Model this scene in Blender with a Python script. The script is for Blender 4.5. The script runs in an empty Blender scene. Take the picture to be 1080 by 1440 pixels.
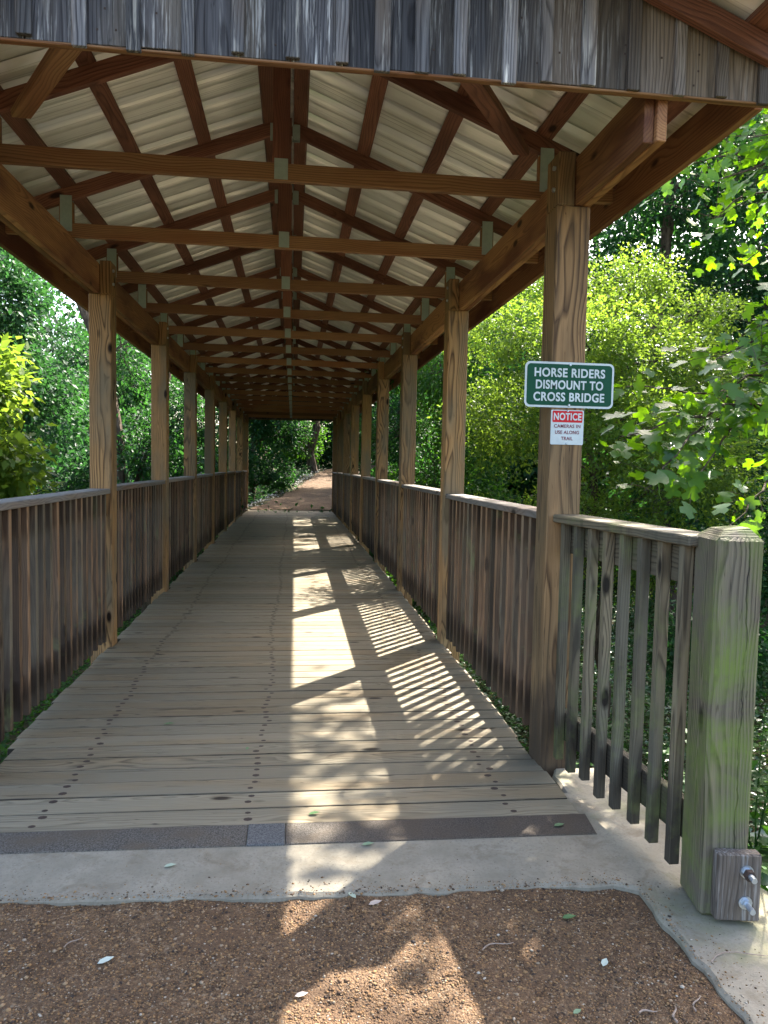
import bpy, math, random
import numpy as np
from mathutils import Vector, Matrix
R = math.radians
rng = np.random.default_rng(7)
random.seed(7)
C = bpy.context.scene.collection
SC = bpy.context.scene

# ------------------------------------------------------------------ camera
cam_d = bpy.data.cameras.new('camera'); cam = bpy.data.objects.new('camera', cam_d); C.objects.link(cam)
cam_d.sensor_fit = 'VERTICAL'; cam_d.sensor_height = 24; cam_d.lens = 1025.886 / 1440 * 24
cam_d.clip_start = .02; cam_d.clip_end = 2000
_R = Vector((.99216181, -.12342278, .01953884)); _U = Vector((-.01161918, .06456381, .99784593)); _F = Vector((.12441842, .99025165, -.06262368))
m = Matrix((_R, _U, -_F)).transposed().to_4x4(); m.translation = Vector((.0790635, 0, 1.466137))
cam.matrix_world = m
SC.camera = cam
# ------------------------------------------------------------------ sky, sun, exposure
SUN = Vector((.62, .66, 1.0)).normalized()
elev = math.asin(SUN.z); azim = math.atan2(SUN.x, SUN.y)
w = bpy.data.worlds.new('World'); SC.world = w; w.use_nodes = True
nt = w.node_tree; bg = nt.nodes['Background']
sky = nt.nodes.new('ShaderNodeTexSky'); sky.sky_type = 'NISHITA'; sky.sun_disc = False
sky.sun_elevation = elev; sky.sun_rotation = azim; sky.air_density = 1.0; sky.dust_density = 4.0; sky.ozone_density = .3
nt.links.new(sky.outputs[0], bg.inputs[0]); bg.inputs[1].default_value = .15
sd = bpy.data.lights.new('sun', 'SUN'); sd.energy = 5.0; sd.angle = R(.55); sd.color = (1, .93, .82)
so = bpy.data.objects.new('sun', sd); C.objects.link(so); so.rotation_euler = (-SUN).to_track_quat('-Z', 'Y').to_euler(); so.location = (12, 12, 20)
SC.view_settings.view_transform = 'Standard'; SC.view_settings.look = 'None'; SC.view_settings.gamma = 1
SC.view_settings.exposure = 2.55
try:
    SC.cycles.max_bounces = 8; SC.cycles.diffuse_bounces = 5; SC.cycles.transmission_bounces = 6; SC.cycles.transparent_max_bounces = 8
    SC.cycles.sample_clamp_indirect = 6
except Exception: pass

# ------------------------------------------------------------------ materials
MATS = {}
class NT:
    def __init__(s, name):
        s.m = bpy.data.materials.new(name); s.m.use_nodes = True; s.t = s.m.node_tree
        s.b = s.t.nodes['Principled BSDF']; s.out = s.t.nodes['Material Output']; MATS[name] = s.m
    def n(s, typ, **k):
        x = s.t.nodes.new('ShaderNode' + typ)
        for a, v in k.items():
            if a.startswith('i_'):
                key = a[2:]; key = int(key) if key.isdigit() else key
                s.set(x.inputs[key], v)
            else: setattr(x, a, v)
        return x
    def set(s, sock, v):
        if hasattr(v, 'is_output') or isinstance(v, bpy.types.NodeSocket): s.t.links.new(v, sock)
        else:
            if isinstance(v, (tuple, list)) and len(v) == 3 and sock.type == 'RGBA': v = (*v, 1)
            sock.default_value = v
    def math(s, op, a, b=None, c=None, clamp=False):
        x = s.n('Math', operation=op, use_clamp=clamp); s.set(x.inputs[0], a)
        if b is not None: s.set(x.inputs[1], b)
        if c is not None: s.set(x.inputs[2], c)
        return x.outputs[0]
    def vmul(s, v, k):
        x = s.n('VectorMath', operation='MULTIPLY'); s.set(x.inputs[0], v); s.set(x.inputs[1], k); return x.outputs[0]
    def vadd(s, v, k):
        x = s.n('VectorMath', operation='ADD'); s.set(x.inputs[0], v); s.set(x.inputs[1], k); return x.outputs[0]
    def noise(s, v, scale=1, detail=3, rough=.55, dist=0):
        x = s.n('TexNoise'); s.set(x.inputs['Vector'], v); x.inputs['Scale'].default_value = scale
        x.inputs['Detail'].default_value = detail; x.inputs['Roughness'].default_value = rough; x.inputs['Distortion'].default_value = dist
        return x.outputs[0]
    def ramp(s, f, stops, interp='LINEAR'):
        x = s.n('ValToRGB'); s.set(x.inputs[0], f); r = x.color_ramp; r.interpolation = interp
        while len(r.elements) < len(stops): r.elements.new(.5)
        for e, (p, c) in zip(r.elements, stops):
            e.position = p; e.color = (*c, 1) if isinstance(c, (tuple, list)) else (c, c, c, 1)
        return x.outputs[0]
    def mix(s, f, a, b, mode='MIX'):
        x = s.n('Mix', data_type='RGBA', blend_type=mode); s.set(x.inputs[0], f); s.set(x.inputs[6], a); s.set(x.inputs[7], b); return x.outputs[2]
    def mrange(s, v, a, b, c=0, d=1):
        x = s.n('MapRange'); s.set(x.inputs[0], v)
        for i, q in enumerate((a, b, c, d)): x.inputs[i + 1].default_value = q
        return x.outputs[0]
    def sep(s, v):
        x = s.n('SeparateXYZ'); s.set(x.inputs[0], v); return x.outputs
    def bump(s, h, strength=.4, dist=.01, prev=None):
        x = s.n('Bump'); s.set(x.inputs['Height'], h); x.inputs['Strength'].default_value = strength; x.inputs['Distance'].default_value = dist
        if prev is not None: s.set(x.inputs['Normal'], prev)
        return x.outputs[0]
    def fin(s, col, rough=.8, normal=None, spec=.3, metal=0):
        s.set(s.b.inputs['Base Color'], col); s.set(s.b.inputs['Roughness'], rough)
        s.b.inputs['Specular IOR Level'].default_value = spec; s.b.inputs['Metallic'].default_value = metal
        if normal is not None: s.set(s.b.inputs['Normal'], normal)
        return s.m
    def attr(s, name, out='Vector'):
        return s.n('Attribute', attribute_name=name).outputs[out]

def wood(name, light, dark, patch=None, patch_amt=0., moss=None, moss_rng=(.5, .7), stain=None, ring=100., contrast=.85, fiber=.5, rough=.75, flake=None, knots=1., var=.35, bump=.5, spec=.25, crack=0., side=None, split=False, tanx=None, warp=.09):
    s = NT(name)
    g = s.attr('g'); rnd = s.attr('rnd', 'Fac'); oi = s.n('ObjectInfo').outputs['Random']
    cx = s.n('CombineXYZ'); s.set(cx.inputs[0], s.math('MULTIPLY', oi, 61.0))
    P = s.vadd(g, cx.outputs[0])
    n1 = s.noise(s.vmul(P, (.75, 5, 5)), 1, 2)
    vor = s.n('TexVoronoi', feature='F1'); s.set(vor.inputs['Vector'], s.vmul(P, (2.2, 5.5, 5.5))); vor.inputs['Scale'].default_value = 1
    d = vor.outputs['Distance']
    kwarp = s.math('MULTIPLY', s.mrange(d, 0, .5, 1, 0), .022 * knots)
    xyz = s.sep(g)
    r = s.math('SQRT', s.math('ADD', s.math('MULTIPLY', xyz[1], xyz[1]), s.math('MULTIPLY', xyz[2], xyz[2])))
    r = s.math('ADD', r, s.math('MULTIPLY', s.math('SUBTRACT', n1, .5), warp))
    r = s.math('ADD', r, kwarp)
    fr = s.math('FRACT', s.math('MULTIPLY', r, ring))
    rings = s.ramp(fr, [(0, .05), (.45, .2), (.82, 1), (1, .05)])
    fib = s.noise(s.vmul(P, (5, 190, 190)), 1, 2, .6)
    fibc = s.mrange(fib, .3, .7)
    f = s.math('ADD', s.math('MULTIPLY', rings, contrast * .7), s.math('MULTIPLY', fibc, fiber * .45), clamp=True)
    col = s.mix(f, light, dark)
    big = s.noise(s.vmul(P, (.9, 4, 4)), 1, 3)
    if patch is not None:
        pm = s.mrange(big, .62 - .3 * patch_amt, .78 - .3 * patch_amt)
        col = s.mix(pm, col, s.mix(f, patch, tuple(c * .55 for c in patch)))
    if flake is not None:
        fl = s.noise(s.vmul(P, (4, 90, 90)), 1, 4, .7)
        fl2 = s.noise(s.vmul(P, (1.5, 12, 12)), 1, 3, .6)
        fm = s.math('MULTIPLY', s.mrange(fl, .52, .66), s.mrange(fl2, .42, .62))
        col = s.mix(fm, col, flake)
    km = s.math('MULTIPLY', s.mrange(d, .07, .13, 1, 0), knots if knots < 1 else 1.)
    col = s.mix(km, col, tuple(c * .35 for c in dark))
    if crack:
        cr = s.noise(s.vmul(P, (1.6, 60, 60)), 1, 1, .5)
        cm = s.mrange(s.math('ABSOLUTE', s.math('SUBTRACT', cr, .5)), .0, .012, 1, 0)
        cm = s.math('MULTIPLY', cm, s.mrange(n1, .45, .55)); cm = s.math('MULTIPLY', cm, crack)
        col = s.mix(cm, col, tuple(c * .15 for c in dark))
    pos = s.n('NewGeometry').outputs['Position']
    if stain is not None:      # damp stain creeping up the lower ends
        zz = s.sep(pos)[2]
        sn = s.noise(s.vmul(pos, (11, 11, 1.2)), 1, 3)
        h = s.math('SUBTRACT', zz, s.math('MULTIPLY', sn, .75))
        sm = s.math('MULTIPLY', s.mrange(h, -.12, .0, 1, 0), .75)
        col = s.mix(sm, col, stain)
        up = s.noise(s.vmul(pos, (13, 13, 2.0)), 1.3, 3)
        sm2 = s.math('MULTIPLY', s.mrange(up, .52, .70), .55)
        col = s.mix(sm2, col, stain)
    if side is not None:      # y-facing edge faces darkened: grime and weathering plus painted-in shade
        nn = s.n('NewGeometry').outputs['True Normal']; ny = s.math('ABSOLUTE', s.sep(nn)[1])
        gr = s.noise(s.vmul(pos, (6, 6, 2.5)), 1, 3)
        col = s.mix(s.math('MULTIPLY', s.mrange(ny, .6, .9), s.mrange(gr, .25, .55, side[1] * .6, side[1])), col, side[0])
    if split:
        oc = s.sep(s.n('TexCoord').outputs['Object']); wv = s.noise(s.vmul(s.n('TexCoord').outputs['Object'], (0, 0, 5)), 1, 3)
        dd = s.math('ABSOLUTE', s.math('SUBTRACT', s.math('ADD', oc[0], s.math('MULTIPLY', s.math('SUBTRACT', wv, .5), .05)), .012))
        cmk = s.math('MULTIPLY', s.mrange(dd, .0012, .0030, 1, 0), s.mrange(oc[2], -.50, -.42)); col = s.mix(cmk, col, (.012, .010, .008))
    if tanx is not None:
        tx = s.math('ADD', s.sep(pos)[0], s.math('MULTIPLY', rnd, .5)); col = s.mix(s.mrange(tx, 1.15, 1.75, 0, .75), col, s.mix(f, tanx, tuple(c * .3 for c in tanx)))
    if moss is not None:
        mn = s.noise(pos, 3.2, 5, .65, .4)
        mm = s.math('MULTIPLY', s.mrange(mn, *moss_rng), s.mrange(s.math('ADD', fibc, rings), .0, 1.0, .35, 1.0))
        col = s.mix(s.math('MULTIPLY', mm, .8), col, moss)
    val = s.mrange(s.math('FRACT', s.math('ADD', rnd, oi)), 0, 1, 1 - var, 1 + var * .7)
    x = s.n('HueSaturation'); s.set(x.inputs['Color'], col); s.set(x.inputs['Value'], val)
    hgt = s.math('SUBTRACT', s.math('MULTIPLY', fibc, .5), s.math('MULTIPLY', rings, .5))
    return s.fin(x.outputs[0], rough, s.bump(hgt, bump, .003), spec)

wood('truss_wood', (.34, .185, .085), (.105, .042, .018), patch=(.26, .115, .05), patch_amt=.45, knots=1, rough=.6, var=.4, contrast=.95, ring=80)
wood('rafter_wood', (.25, .105, .062), (.065, .024, .017), patch=(.14, .055, .035), patch_amt=.5, rough=.65, contrast=.8, fiber=.9)
wood('beam_wood', (.42, .215, .095), (.13, .052, .024), patch=(.17, .065, .036), patch_amt=.55, rough=.6, contrast=.85, ring=80, crack=.5)
wood('post_wood', (.42, .24, .10), (.045, .021, .010), patch=(.20, .15, .09), patch_amt=.5, knots=1, ring=95, contrast=1.15, moss=(.15, .12, .055), moss_rng=(.58, .85), crack=.6, var=.25)
wood('grey_post_wood', (.31, .185, .085), (.050, .027, .013), patch=(.17, .115, .06), patch_amt=.6, ring=90, contrast=1.15, crack=.8, stain=(.045, .032, .022), var=.1)
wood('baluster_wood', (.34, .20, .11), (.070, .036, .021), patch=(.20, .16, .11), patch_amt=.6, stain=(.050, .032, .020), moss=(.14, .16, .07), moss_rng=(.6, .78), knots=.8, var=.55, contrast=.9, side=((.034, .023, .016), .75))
wood('rail_wood', (.27, .20, .15), (.11, .075, .055), patch=(.22, .20, .18), patch_amt=.9, contrast=.8, crack=.7)
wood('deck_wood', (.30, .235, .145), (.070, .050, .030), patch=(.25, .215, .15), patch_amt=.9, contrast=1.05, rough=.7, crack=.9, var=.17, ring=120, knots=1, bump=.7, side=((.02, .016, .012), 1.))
wood('gable_wood', (.090, .090, .098), (.014, .013, .015), patch=(.13, .115, .10), patch_amt=.5, flake=(.42, .42, .41), contrast=.9, fiber=1.0, var=.5, ring=90, crack=.7, tanx=(.22, .165, .115))
wood('batten_wood', (.20, .20, .21), (.03, .03, .036), patch=(.2, .16, .13), patch_amt=.5, flake=(.62, .60, .55), contrast=.9, fiber=1.1, var=.75, tanx=(.26, .20, .15))
wood('mossy_wood', (.21, .175, .115), (.025, .020, .013), patch=(.165, .145, .105), patch_amt=.6, moss=(.135, .19, .035), moss_rng=(.40, .62), ring=95, contrast=1.15, crack=.6, bump=.9, var=.1, split=True, warp=.045, fiber=.9)
wood('wing_wood', (.20, .165, .105), (.032, .025, .017), patch=(.12, .11, .08), patch_amt=.6, moss=(.145, .17, .06), moss_rng=(.5, .7), stain=(.032, .026, .020), var=.35, contrast=1.0, ring=90)

def steel(name, col, rough=.45, metal=.8, n=25):
    s = NT(name); pos = s.n('NewGeometry').outputs['Position']
    a = s.noise(pos, n, 3); c = s.mix(a, tuple(x * .75 for x in col), tuple(min(1, x * 1.15) for x in col))
    return s.fin(c, s.mrange(a, .3, .7, rough - .1, rough + .1), s.bump(a, .1, .002), .5, metal)
steel('galvanised_plate', (.36, .43, .39), .5, .35, 40)
steel('bolt_steel', (.5, .55, .6), .4, .9)
steel('rusty_steel', (.05, .032, .024), .8, .2)
s = NT('roof_metal'); pos = s.n('NewGeometry').outputs['Position']
a = s.noise(s.vmul(pos, (.5, 14, .5)), 1, 4, .6); b = s.noise(pos, 1.7, 3)
c = s.mix(s.mrange(a, .35, .65), (.80, .79, .73), (.92, .91, .86)); c = s.mix(s.mrange(b, .5, .75), c, (.66, .64, .56)); ln = s.noise(s.vmul(pos, (.35, 75, .35)), 1, 2, .6); c = s.mix(s.mrange(ln, .58, .70, 0, .55), c, (.30, .28, .23))
s.fin(c, s.mrange(a, .3, .7, .28, .42), None, .5, .42)
s = NT('concrete'); pos = s.n('NewGeometry').outputs['Position']
a = s.noise(pos, 4, 6, .65); b = s.noise(pos, 90, 3, .7); v = s.n('TexVoronoi'); s.set(v.inputs['Vector'], pos); v.inputs['Scale'].default_value = 45
c = s.mix(s.mrange(a, .3, .7), (.175, .155, .118), (.29, .262, .205)); c = s.mix(s.mrange(b, .5, .75), c, (.17, .155, .125)); c = s.mix(s.mrange(s.noise(pos, 7, 6, .75, .6), .52, .66, 0, .65), c, (.15, .12, .085)); 
sp = s.math('MULTIPLY', s.mrange(v.outputs['Distance'], .08, .16, 1, 0), s.mrange(s.noise(pos, 11, 2), .5, .56))
c = s.mix(s.math('MULTIPLY', sp, .7), c, (.10, .09, .075))
mo = s.noise(pos, 2.1, 5, .7); xyz = s.sep(pos)
edge = s.mrange(xyz[0], 1.25, 1.36); c = s.mix(s.math('MULTIPLY', s.math('MULTIPLY', s.mrange(mo, .5, .68), edge), .55), c, (.15, .16, .07))
s.fin(c, .9, s.bump(b, .5, .003, s.bump(a, .4, .01)), .2)
s = NT('gravel'); pos = s.n('NewGeometry').outputs['Position']
v = s.n('TexVoronoi'); s.set(v.inputs['Vector'], pos); v.inputs['Scale'].default_value = 130
v2 = s.n('TexVoronoi'); s.set(v2.inputs['Vector'], pos); v2.inputs['Scale'].default_value = 300
cc = s.sep(v.outputs['Color'])[0]
c = s.ramp(cc, [(0, (.028, .017, .010)), (.35, (.075, .043, .022)), (.6, (.13, .075, .037)), (.85, (.20, .125, .065)), (1, (.31, .24, .16))])
c = s.mix(.5, c, s.ramp(s.sep(v2.outputs['Color'])[0], [(0, (.05, .03, .018)), (1, (.20, .125, .07))]))
a = s.noise(pos, 3, 5, .6); c = s.mix(s.mrange(a, .42, .66, 0, .75), c, (.10, .058, .032)); 
c = s.mix(s.mrange(s.noise(pos, 1.3, 3), .5, .7, 0, .45), c, (.05, .035, .024))
h = s.math('SUBTRACT', 1, v.outputs['Distance'])
s.fin(c, .85, s.bump(h, .9, .006), .25)
s = NT('pebbles'); rnd = s.attr('rnd', 'Fac')
c = s.ramp(rnd, [(0, (.030, .022, .018)), (.3, (.09, .05, .026)), (.55, (.22, .12, .05)), (.85, (.28, .17, .08)), (.97, (.27, .21, .145)), (1, (.42, .37, .30))])
s.fin(c, .7, None, .3)
s = NT('rubber'); pos = s.n('NewGeometry').outputs['Position']
a = s.noise(pos, 160, 3, .8); b = s.noise(pos, 6, 4)
c = s.mix(s.mrange(a, .42, .6), (.05, .044, .038), (.145, .13, .11)); c = s.mix(s.mrange(b, .45, .65, 0, .7), c, (.10, .078, .055))
xx = s.sep(pos)[0]; c = s.mix(s.mrange(xx, .05, .5, .0, .55), c, (.062, .046, .034))
s.fin(c, .9, s.bump(a, .6, .003), .2)
s = NT('rubber_patch'); pos = s.n('NewGeometry').outputs['Position']; a = s.noise(pos, 190, 3, .8)
s.fin(s.mix(s.mrange(a, .4, .6), (.05, .051, .052), (.15, .148, .145)), .9, s.bump(a, .6, .003), .2)
s = NT('soil'); pos = s.n('NewGeometry').outputs['Position']
a = s.noise(pos, 1.2, 6, .7); b = s.noise(pos, 14, 4, .7)
c = s.mix(s.mrange(a, .35, .65), (.030, .038, .016), (.060, .045, .026)); c = s.mix(s.mrange(b, .5, .7, 0, .6), c, (.035, .06, .018))
s.fin(c, .95, s.bump(b, .8, .03), .1)
s = NT('mulch'); pos = s.n('NewGeometry').outputs['Position']
a = s.noise(pos, 5, 6, .75); b = s.noise(pos, 22, 4, .75)
c = s.mix(s.mrange(b, .35, .65), (.06, .042, .028), (.165, .115, .075)); c = s.mix(s.mrange(a, .5, .7, 0, .6), c, (.11, .06, .04))
s.fin(c, .95, s.bump(b, .9, .03), .1)
s = NT('rock'); pos = s.n('NewGeometry').outputs['Position']; a = s.noise(pos, 9, 5, .7)
s.fin(s.mix(s.mrange(a, .35, .65), (.25, .24, .22), (.50, .49, .46)), .9, s.bump(a, .6, .02), .2)
s = NT('bark'); pos = s.n('NewGeometry').outputs['Position']; a = s.noise(s.vmul(pos, (9, 9, 2)), 2, 5, .7)
s.fin(s.mix(s.mrange(a, .35, .65), (.035, .027, .02), (.13, .10, .075)), .95, s.bump(a, .8, .02), .1)
s = NT('twig_bark'); pos = s.n('NewGeometry').outputs['Position']; a = s.noise(pos, 60, 3)
s.fin(s.mix(a, (.16, .11, .08), (.36, .30, .25)), .85, None, .2)
def paint(name, col, rough=.5):
    s = NT(name); pos = s.n('NewGeometry').outputs['Position']; a = s.noise(pos, 14, 4, .6)
    return s.fin(s.mix(s.mrange(a, .4, .8), col, tuple(c * .82 for c in col)), rough, None, .2)
paint('sign_green', (.002, .060, .028)); paint('sign_white', (.52, .58, .58)); paint('notice_red', (.50, .018, .025)); paint('notice_ink', (.19, .04, .06))

def leaf_mat(name, cols, trans, tw=.5, rough=.5, spec=.22):
    s = NT(name); rnd = s.attr('rnd', 'Fac')
    c = s.ramp(rnd, [(i / (len(cols) - 1), q) for i, q in enumerate(cols)])
    t = s.mix(.55, tuple(trans), c, 'MIX'); x = s.n('HueSaturation'); s.set(x.inputs['Color'], t); x.inputs['Value'].default_value = 1.6; x.inputs['Saturation'].default_value = 1.1
    s.fin(c, rough, None, spec)
    tr = s.n('BsdfTranslucent'); s.set(tr.inputs[0], x.outputs[0])
    mx = s.n('MixShader'); mx.inputs[0].default_value = tw
    s.t.links.new(s.b.outputs[0], mx.inputs[1]); s.t.links.new(tr.outputs[0], mx.inputs[2]); s.t.links.new(mx.outputs[0], s.out.inputs[0])
    return s.m
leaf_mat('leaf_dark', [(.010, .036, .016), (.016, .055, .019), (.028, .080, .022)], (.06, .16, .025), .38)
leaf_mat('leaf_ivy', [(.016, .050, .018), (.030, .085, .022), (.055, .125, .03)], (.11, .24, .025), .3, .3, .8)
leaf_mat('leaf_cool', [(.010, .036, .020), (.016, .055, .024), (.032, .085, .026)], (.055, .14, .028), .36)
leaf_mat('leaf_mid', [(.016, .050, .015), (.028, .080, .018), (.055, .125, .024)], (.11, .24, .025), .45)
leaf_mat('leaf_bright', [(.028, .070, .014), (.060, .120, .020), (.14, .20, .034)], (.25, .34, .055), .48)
leaf_mat('leaf_tulip', [(.014, .058, .022), (.028, .10, .026), (.060, .145, .026)], (.26, .44, .025), .5, .36, .45)
leaf_mat('leaf_fallen', [(.09, .17, .07), (.25, .33, .22), (.50, .55, .48)], (.2, .3, .1), .1)
leaf_mat('leaf_pale', [(.36, .29, .24), (.45, .38, .33)], (.4, .3, .2), .1)

# ------------------------------------------------------------------ object helpers
WLOC = {}
def link(o, parent=None, loc=(0, 0, 0)):
    C.objects.link(o); o.location = Vector(loc); WLOC[o.name] = Vector(loc)
    if parent is not None:
        o.parent = parent; o.location = Vector(loc) - WLOC[parent.name]
    return o
def tag(o, label=None, cat=None, group=None, kind=None):
    if label: o['label'] = label
    if cat: o['category'] = cat
    if group: o['group'] = group
    if kind: o['kind'] = kind
    return o
def thing(name, loc, label, cat, group=None):
    return tag(link(bpy.data.objects.new(name, None), None, loc), label, cat, group)

SG = [(a, b, c) for a in (-1, 1) for b in (-1, 1) for c in (-1, 1)]
def _boxfaces():
    idx = {}
    i = 0
    for sg in SG:
        for k in range(3): idx[(sg, k)] = i; i += 1
    F = []
    for k in range(3):
        for s_ in (-1, 1):
            o = [q for q in range(3) if q != k]
            cs = []
            for a, b in ((-1, -1), (1, -1), (1, 1), (-1, 1)):
                sg = [0, 0, 0]; sg[k] = s_; sg[o[0]] = a; sg[o[1]] = b; cs.append(idx[(tuple(sg), k)])
            F.append(cs)
    for k in range(3):
        i_, j_ = [q for q in range(3) if q != k]
        for a in (-1, 1):
            for b in (-1, 1):
                s0 = [0, 0, 0]; s0[i_] = a; s0[j_] = b; s1 = list(s0); s0[k] = -1; s1[k] = 1
                s0 = tuple(s0); s1 = tuple(s1)
                F.append([idx[(s0, i_)], idx[(s0, j_)], idx[(s1, j_)], idx[(s1, i_)]])
    for sg in SG: F.append([idx[(sg, 0)], idx[(sg, 1)], idx[(sg, 2)]])
    return F
BF = _boxfaces()
def _orient(F):
    co = []
    for sg in SG:
        for k in range(3):
            v = [a * .8 for a in sg]; v[k] = sg[k]; co.append(Vector(v))
    out = []
    for f in F:
        c = sum((co[i] for i in f), Vector()) / len(f); n = (co[f[1]] - co[f[0]]).cross(co[f[2]] - co[f[1]])
        out.append(f if n.dot(c) > 0 else f[::-1])
    return out
BF = _orient(BF)
class MB:
    def __init__(s): s.v = []; s.f = []; s.g = []; s.r = []
    def box(s, o, X, Y, Z, dims, ch=.003, warp=0):
        """chamfered box centred o, unit axes X (grain) Y Z, full dims"""
        base = len(s.v); h = [d / 2 for d in dims]; ch = min(ch, min(h) * .6)
        off = (random.uniform(-50, 50), random.uniform(-.10, .10), random.uniform(-.10, .10)); r = random.random()
        for sg in SG:
            for k in range(3):
                l = [sg[q] * (h[q] - (0 if q == k else ch)) for q in range(3)]
                if warp: l[1] += random.uniform(-warp, warp); l[2] += random.uniform(-warp, warp) * .5
                s.v.append(o + X * l[0] + Y * l[1] + Z * l[2]); s.g.append((l[0] + off[0], l[1] + off[1], l[2] + off[2])); s.r.append(r)
        s.f += [[i + base for i in f] for f in BF]
        return s
    def bar(s, p0, p1, w_, h_, side=None, ch=.003, warp=0):
        """bar from p0 to p1: w_ along `side` direction, h_ along the other"""
        p0 = Vector(p0); p1 = Vector(p1); X = (p1 - p0); L = X.length; X.normalize()
        side = Vector(side) if side is not None else (Vector((0, 1, 0)) if abs(X.y) < .9 else Vector((1, 0, 0)))
        Z = X.cross(side).normalized(); Y = Z.cross(X).normalized()
        return s.box((p0 + p1) / 2, X, Y, Z, (L, w_, h_), ch, warp)
    def tube(s, pts, rad, n=7, cap=True):
        base = len(s.v); pts = [Vector(p) for p in pts]; off = random.uniform(-50, 50); r = random.random(); L = 0
        for i, p in enumerate(pts):
            t = (pts[min(i + 1, len(pts) - 1)] - pts[max(i - 1, 0)]).normalized()
            a = t.cross(Vector((.3, .9, .1))).normalized(); b = t.cross(a).normalized()
            if i: L += (p - pts[i - 1]).length
            for k in range(n):
                an = 2 * math.pi * k / n; q = a * math.cos(an) * rad[i] + b * math.sin(an) * rad[i]
                s.v.append(p + q); s.g.append((L + off, q.length * math.cos(an), q.length * math.sin(an))); s.r.append(r)
        for i in range(len(pts) - 1):
            for k in range(n):
                k2 = (k + 1) % n; s.f.append([base + i * n + k, base + i * n + k2, base + (i + 1) * n + k2, base + (i + 1) * n + k])
        if cap:
            s.f.append([base + k for k in range(n)][::-1]); s.f.append([base + (len(pts) - 1) * n + k for k in range(n)])
        return s
    def poly(s, pts, z0, z1, ch=0.0):
        """prism from a counter-clockwise outline, chamfered top edge"""
        base = len(s.v); n = len(pts); r = random.random()
        c = Vector((sum(p[0] for p in pts) / n, sum(p[1] for p in pts) / n))
        levels = [(z0, 0), (z1 - ch, 0), (z1, ch)] if ch else [(z0, 0), (z1, 0)]
        for z, ins in levels:
            for i, p in enumerate(pts):
                q = Vector(p[:2])
                if ins:
                    e0 = (q - Vector(pts[i - 1][:2])).normalized(); e1 = (Vector(pts[(i + 1) % n][:2]) - q).normalized()
                    nn = Vector((-(e0.y + e1.y), e0.x + e1.x));  nn = nn.normalized() if nn.length > 1e-6 else nn
                    q = q + nn * ins
                s.v.append(Vector((q.x, q.y, z))); s.g.append((q.x, q.y, z)); s.r.append(r)
        for l in range(len(levels) - 1):
            for i in range(n):
                j = (i + 1) % n; s.f.append([base + l * n + i, base + l * n + j, base + (l + 1) * n + j, base + (l + 1) * n + i])
        s.f.append([base + (len(levels) - 1) * n + i for i in range(n)]); s.f.append([base + i for i in range(n)][::-1])
        return s
    def build(s, name, mat, parent=None, loc=None, smooth=False):
        me = bpy.data.meshes.new(name)
        if loc is None:
            A = np.array([tuple(v) for v in s.v]); c = (A.min(0) + A.max(0)) / 2; loc = Vector(c) if parent is not None else Vector((c[0], c[1], A[:, 2].min()))
        loc = Vector(loc)
        me.from_pydata([v - loc for v in s.v], [], s.f)
        a = me.attributes.new('g', 'FLOAT_VECTOR', 'POINT'); a.data.foreach_set('vector', np.array(s.g, dtype=np.float32).ravel())
        a = me.attributes.new('rnd', 'FLOAT', 'POINT'); a.data.foreach_set('value', np.array(s.r, dtype=np.float32))
        me.materials.append(MATS[mat])
        if smooth: me.polygons.foreach_set('use_smooth', [True] * len(me.polygons))
        return link(bpy.data.objects.new(name, me), parent, loc)
def dup(o, parent, loc):
    c = o.copy(); C.objects.link(c); c.parent = parent; c.location = loc; return c
def raw_mesh(name, V, F, mat, parent=None, rnd=None, smooth=False, loc=None):
    """numpy mesh: V (n,3), F (m,k)"""
    if loc is None: c = (V.min(0) + V.max(0)) / 2; loc = (c[0], c[1], V[:, 2].min())
    V = V - np.array(loc)
    me = bpy.data.meshes.new(name); n, mF, k = len(V), len(F), F.shape[1]
    me.vertices.add(n); me.vertices.foreach_set('co', V.astype(np.float32).ravel())
    me.loops.add(mF * k); me.loops.foreach_set('vertex_index', F.astype(np.int32).ravel())
    me.polygons.add(mF); me.polygons.foreach_set('loop_start', np.arange(0, mF * k, k, dtype=np.int32)); me.polygons.foreach_set('loop_total', np.full(mF, k, dtype=np.int32))
    if smooth: me.polygons.foreach_set('use_smooth', np.ones(mF, dtype=bool))
    if rnd is not None:
        a = me.attributes.new('rnd', 'FLOAT', 'POINT'); a.data.foreach_set('value', rnd.astype(np.float32))
    me.materials.append(MATS[mat]); me.update(calc_edges=True)
    return link(bpy.data.objects.new(name, me), parent, loc)

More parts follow.
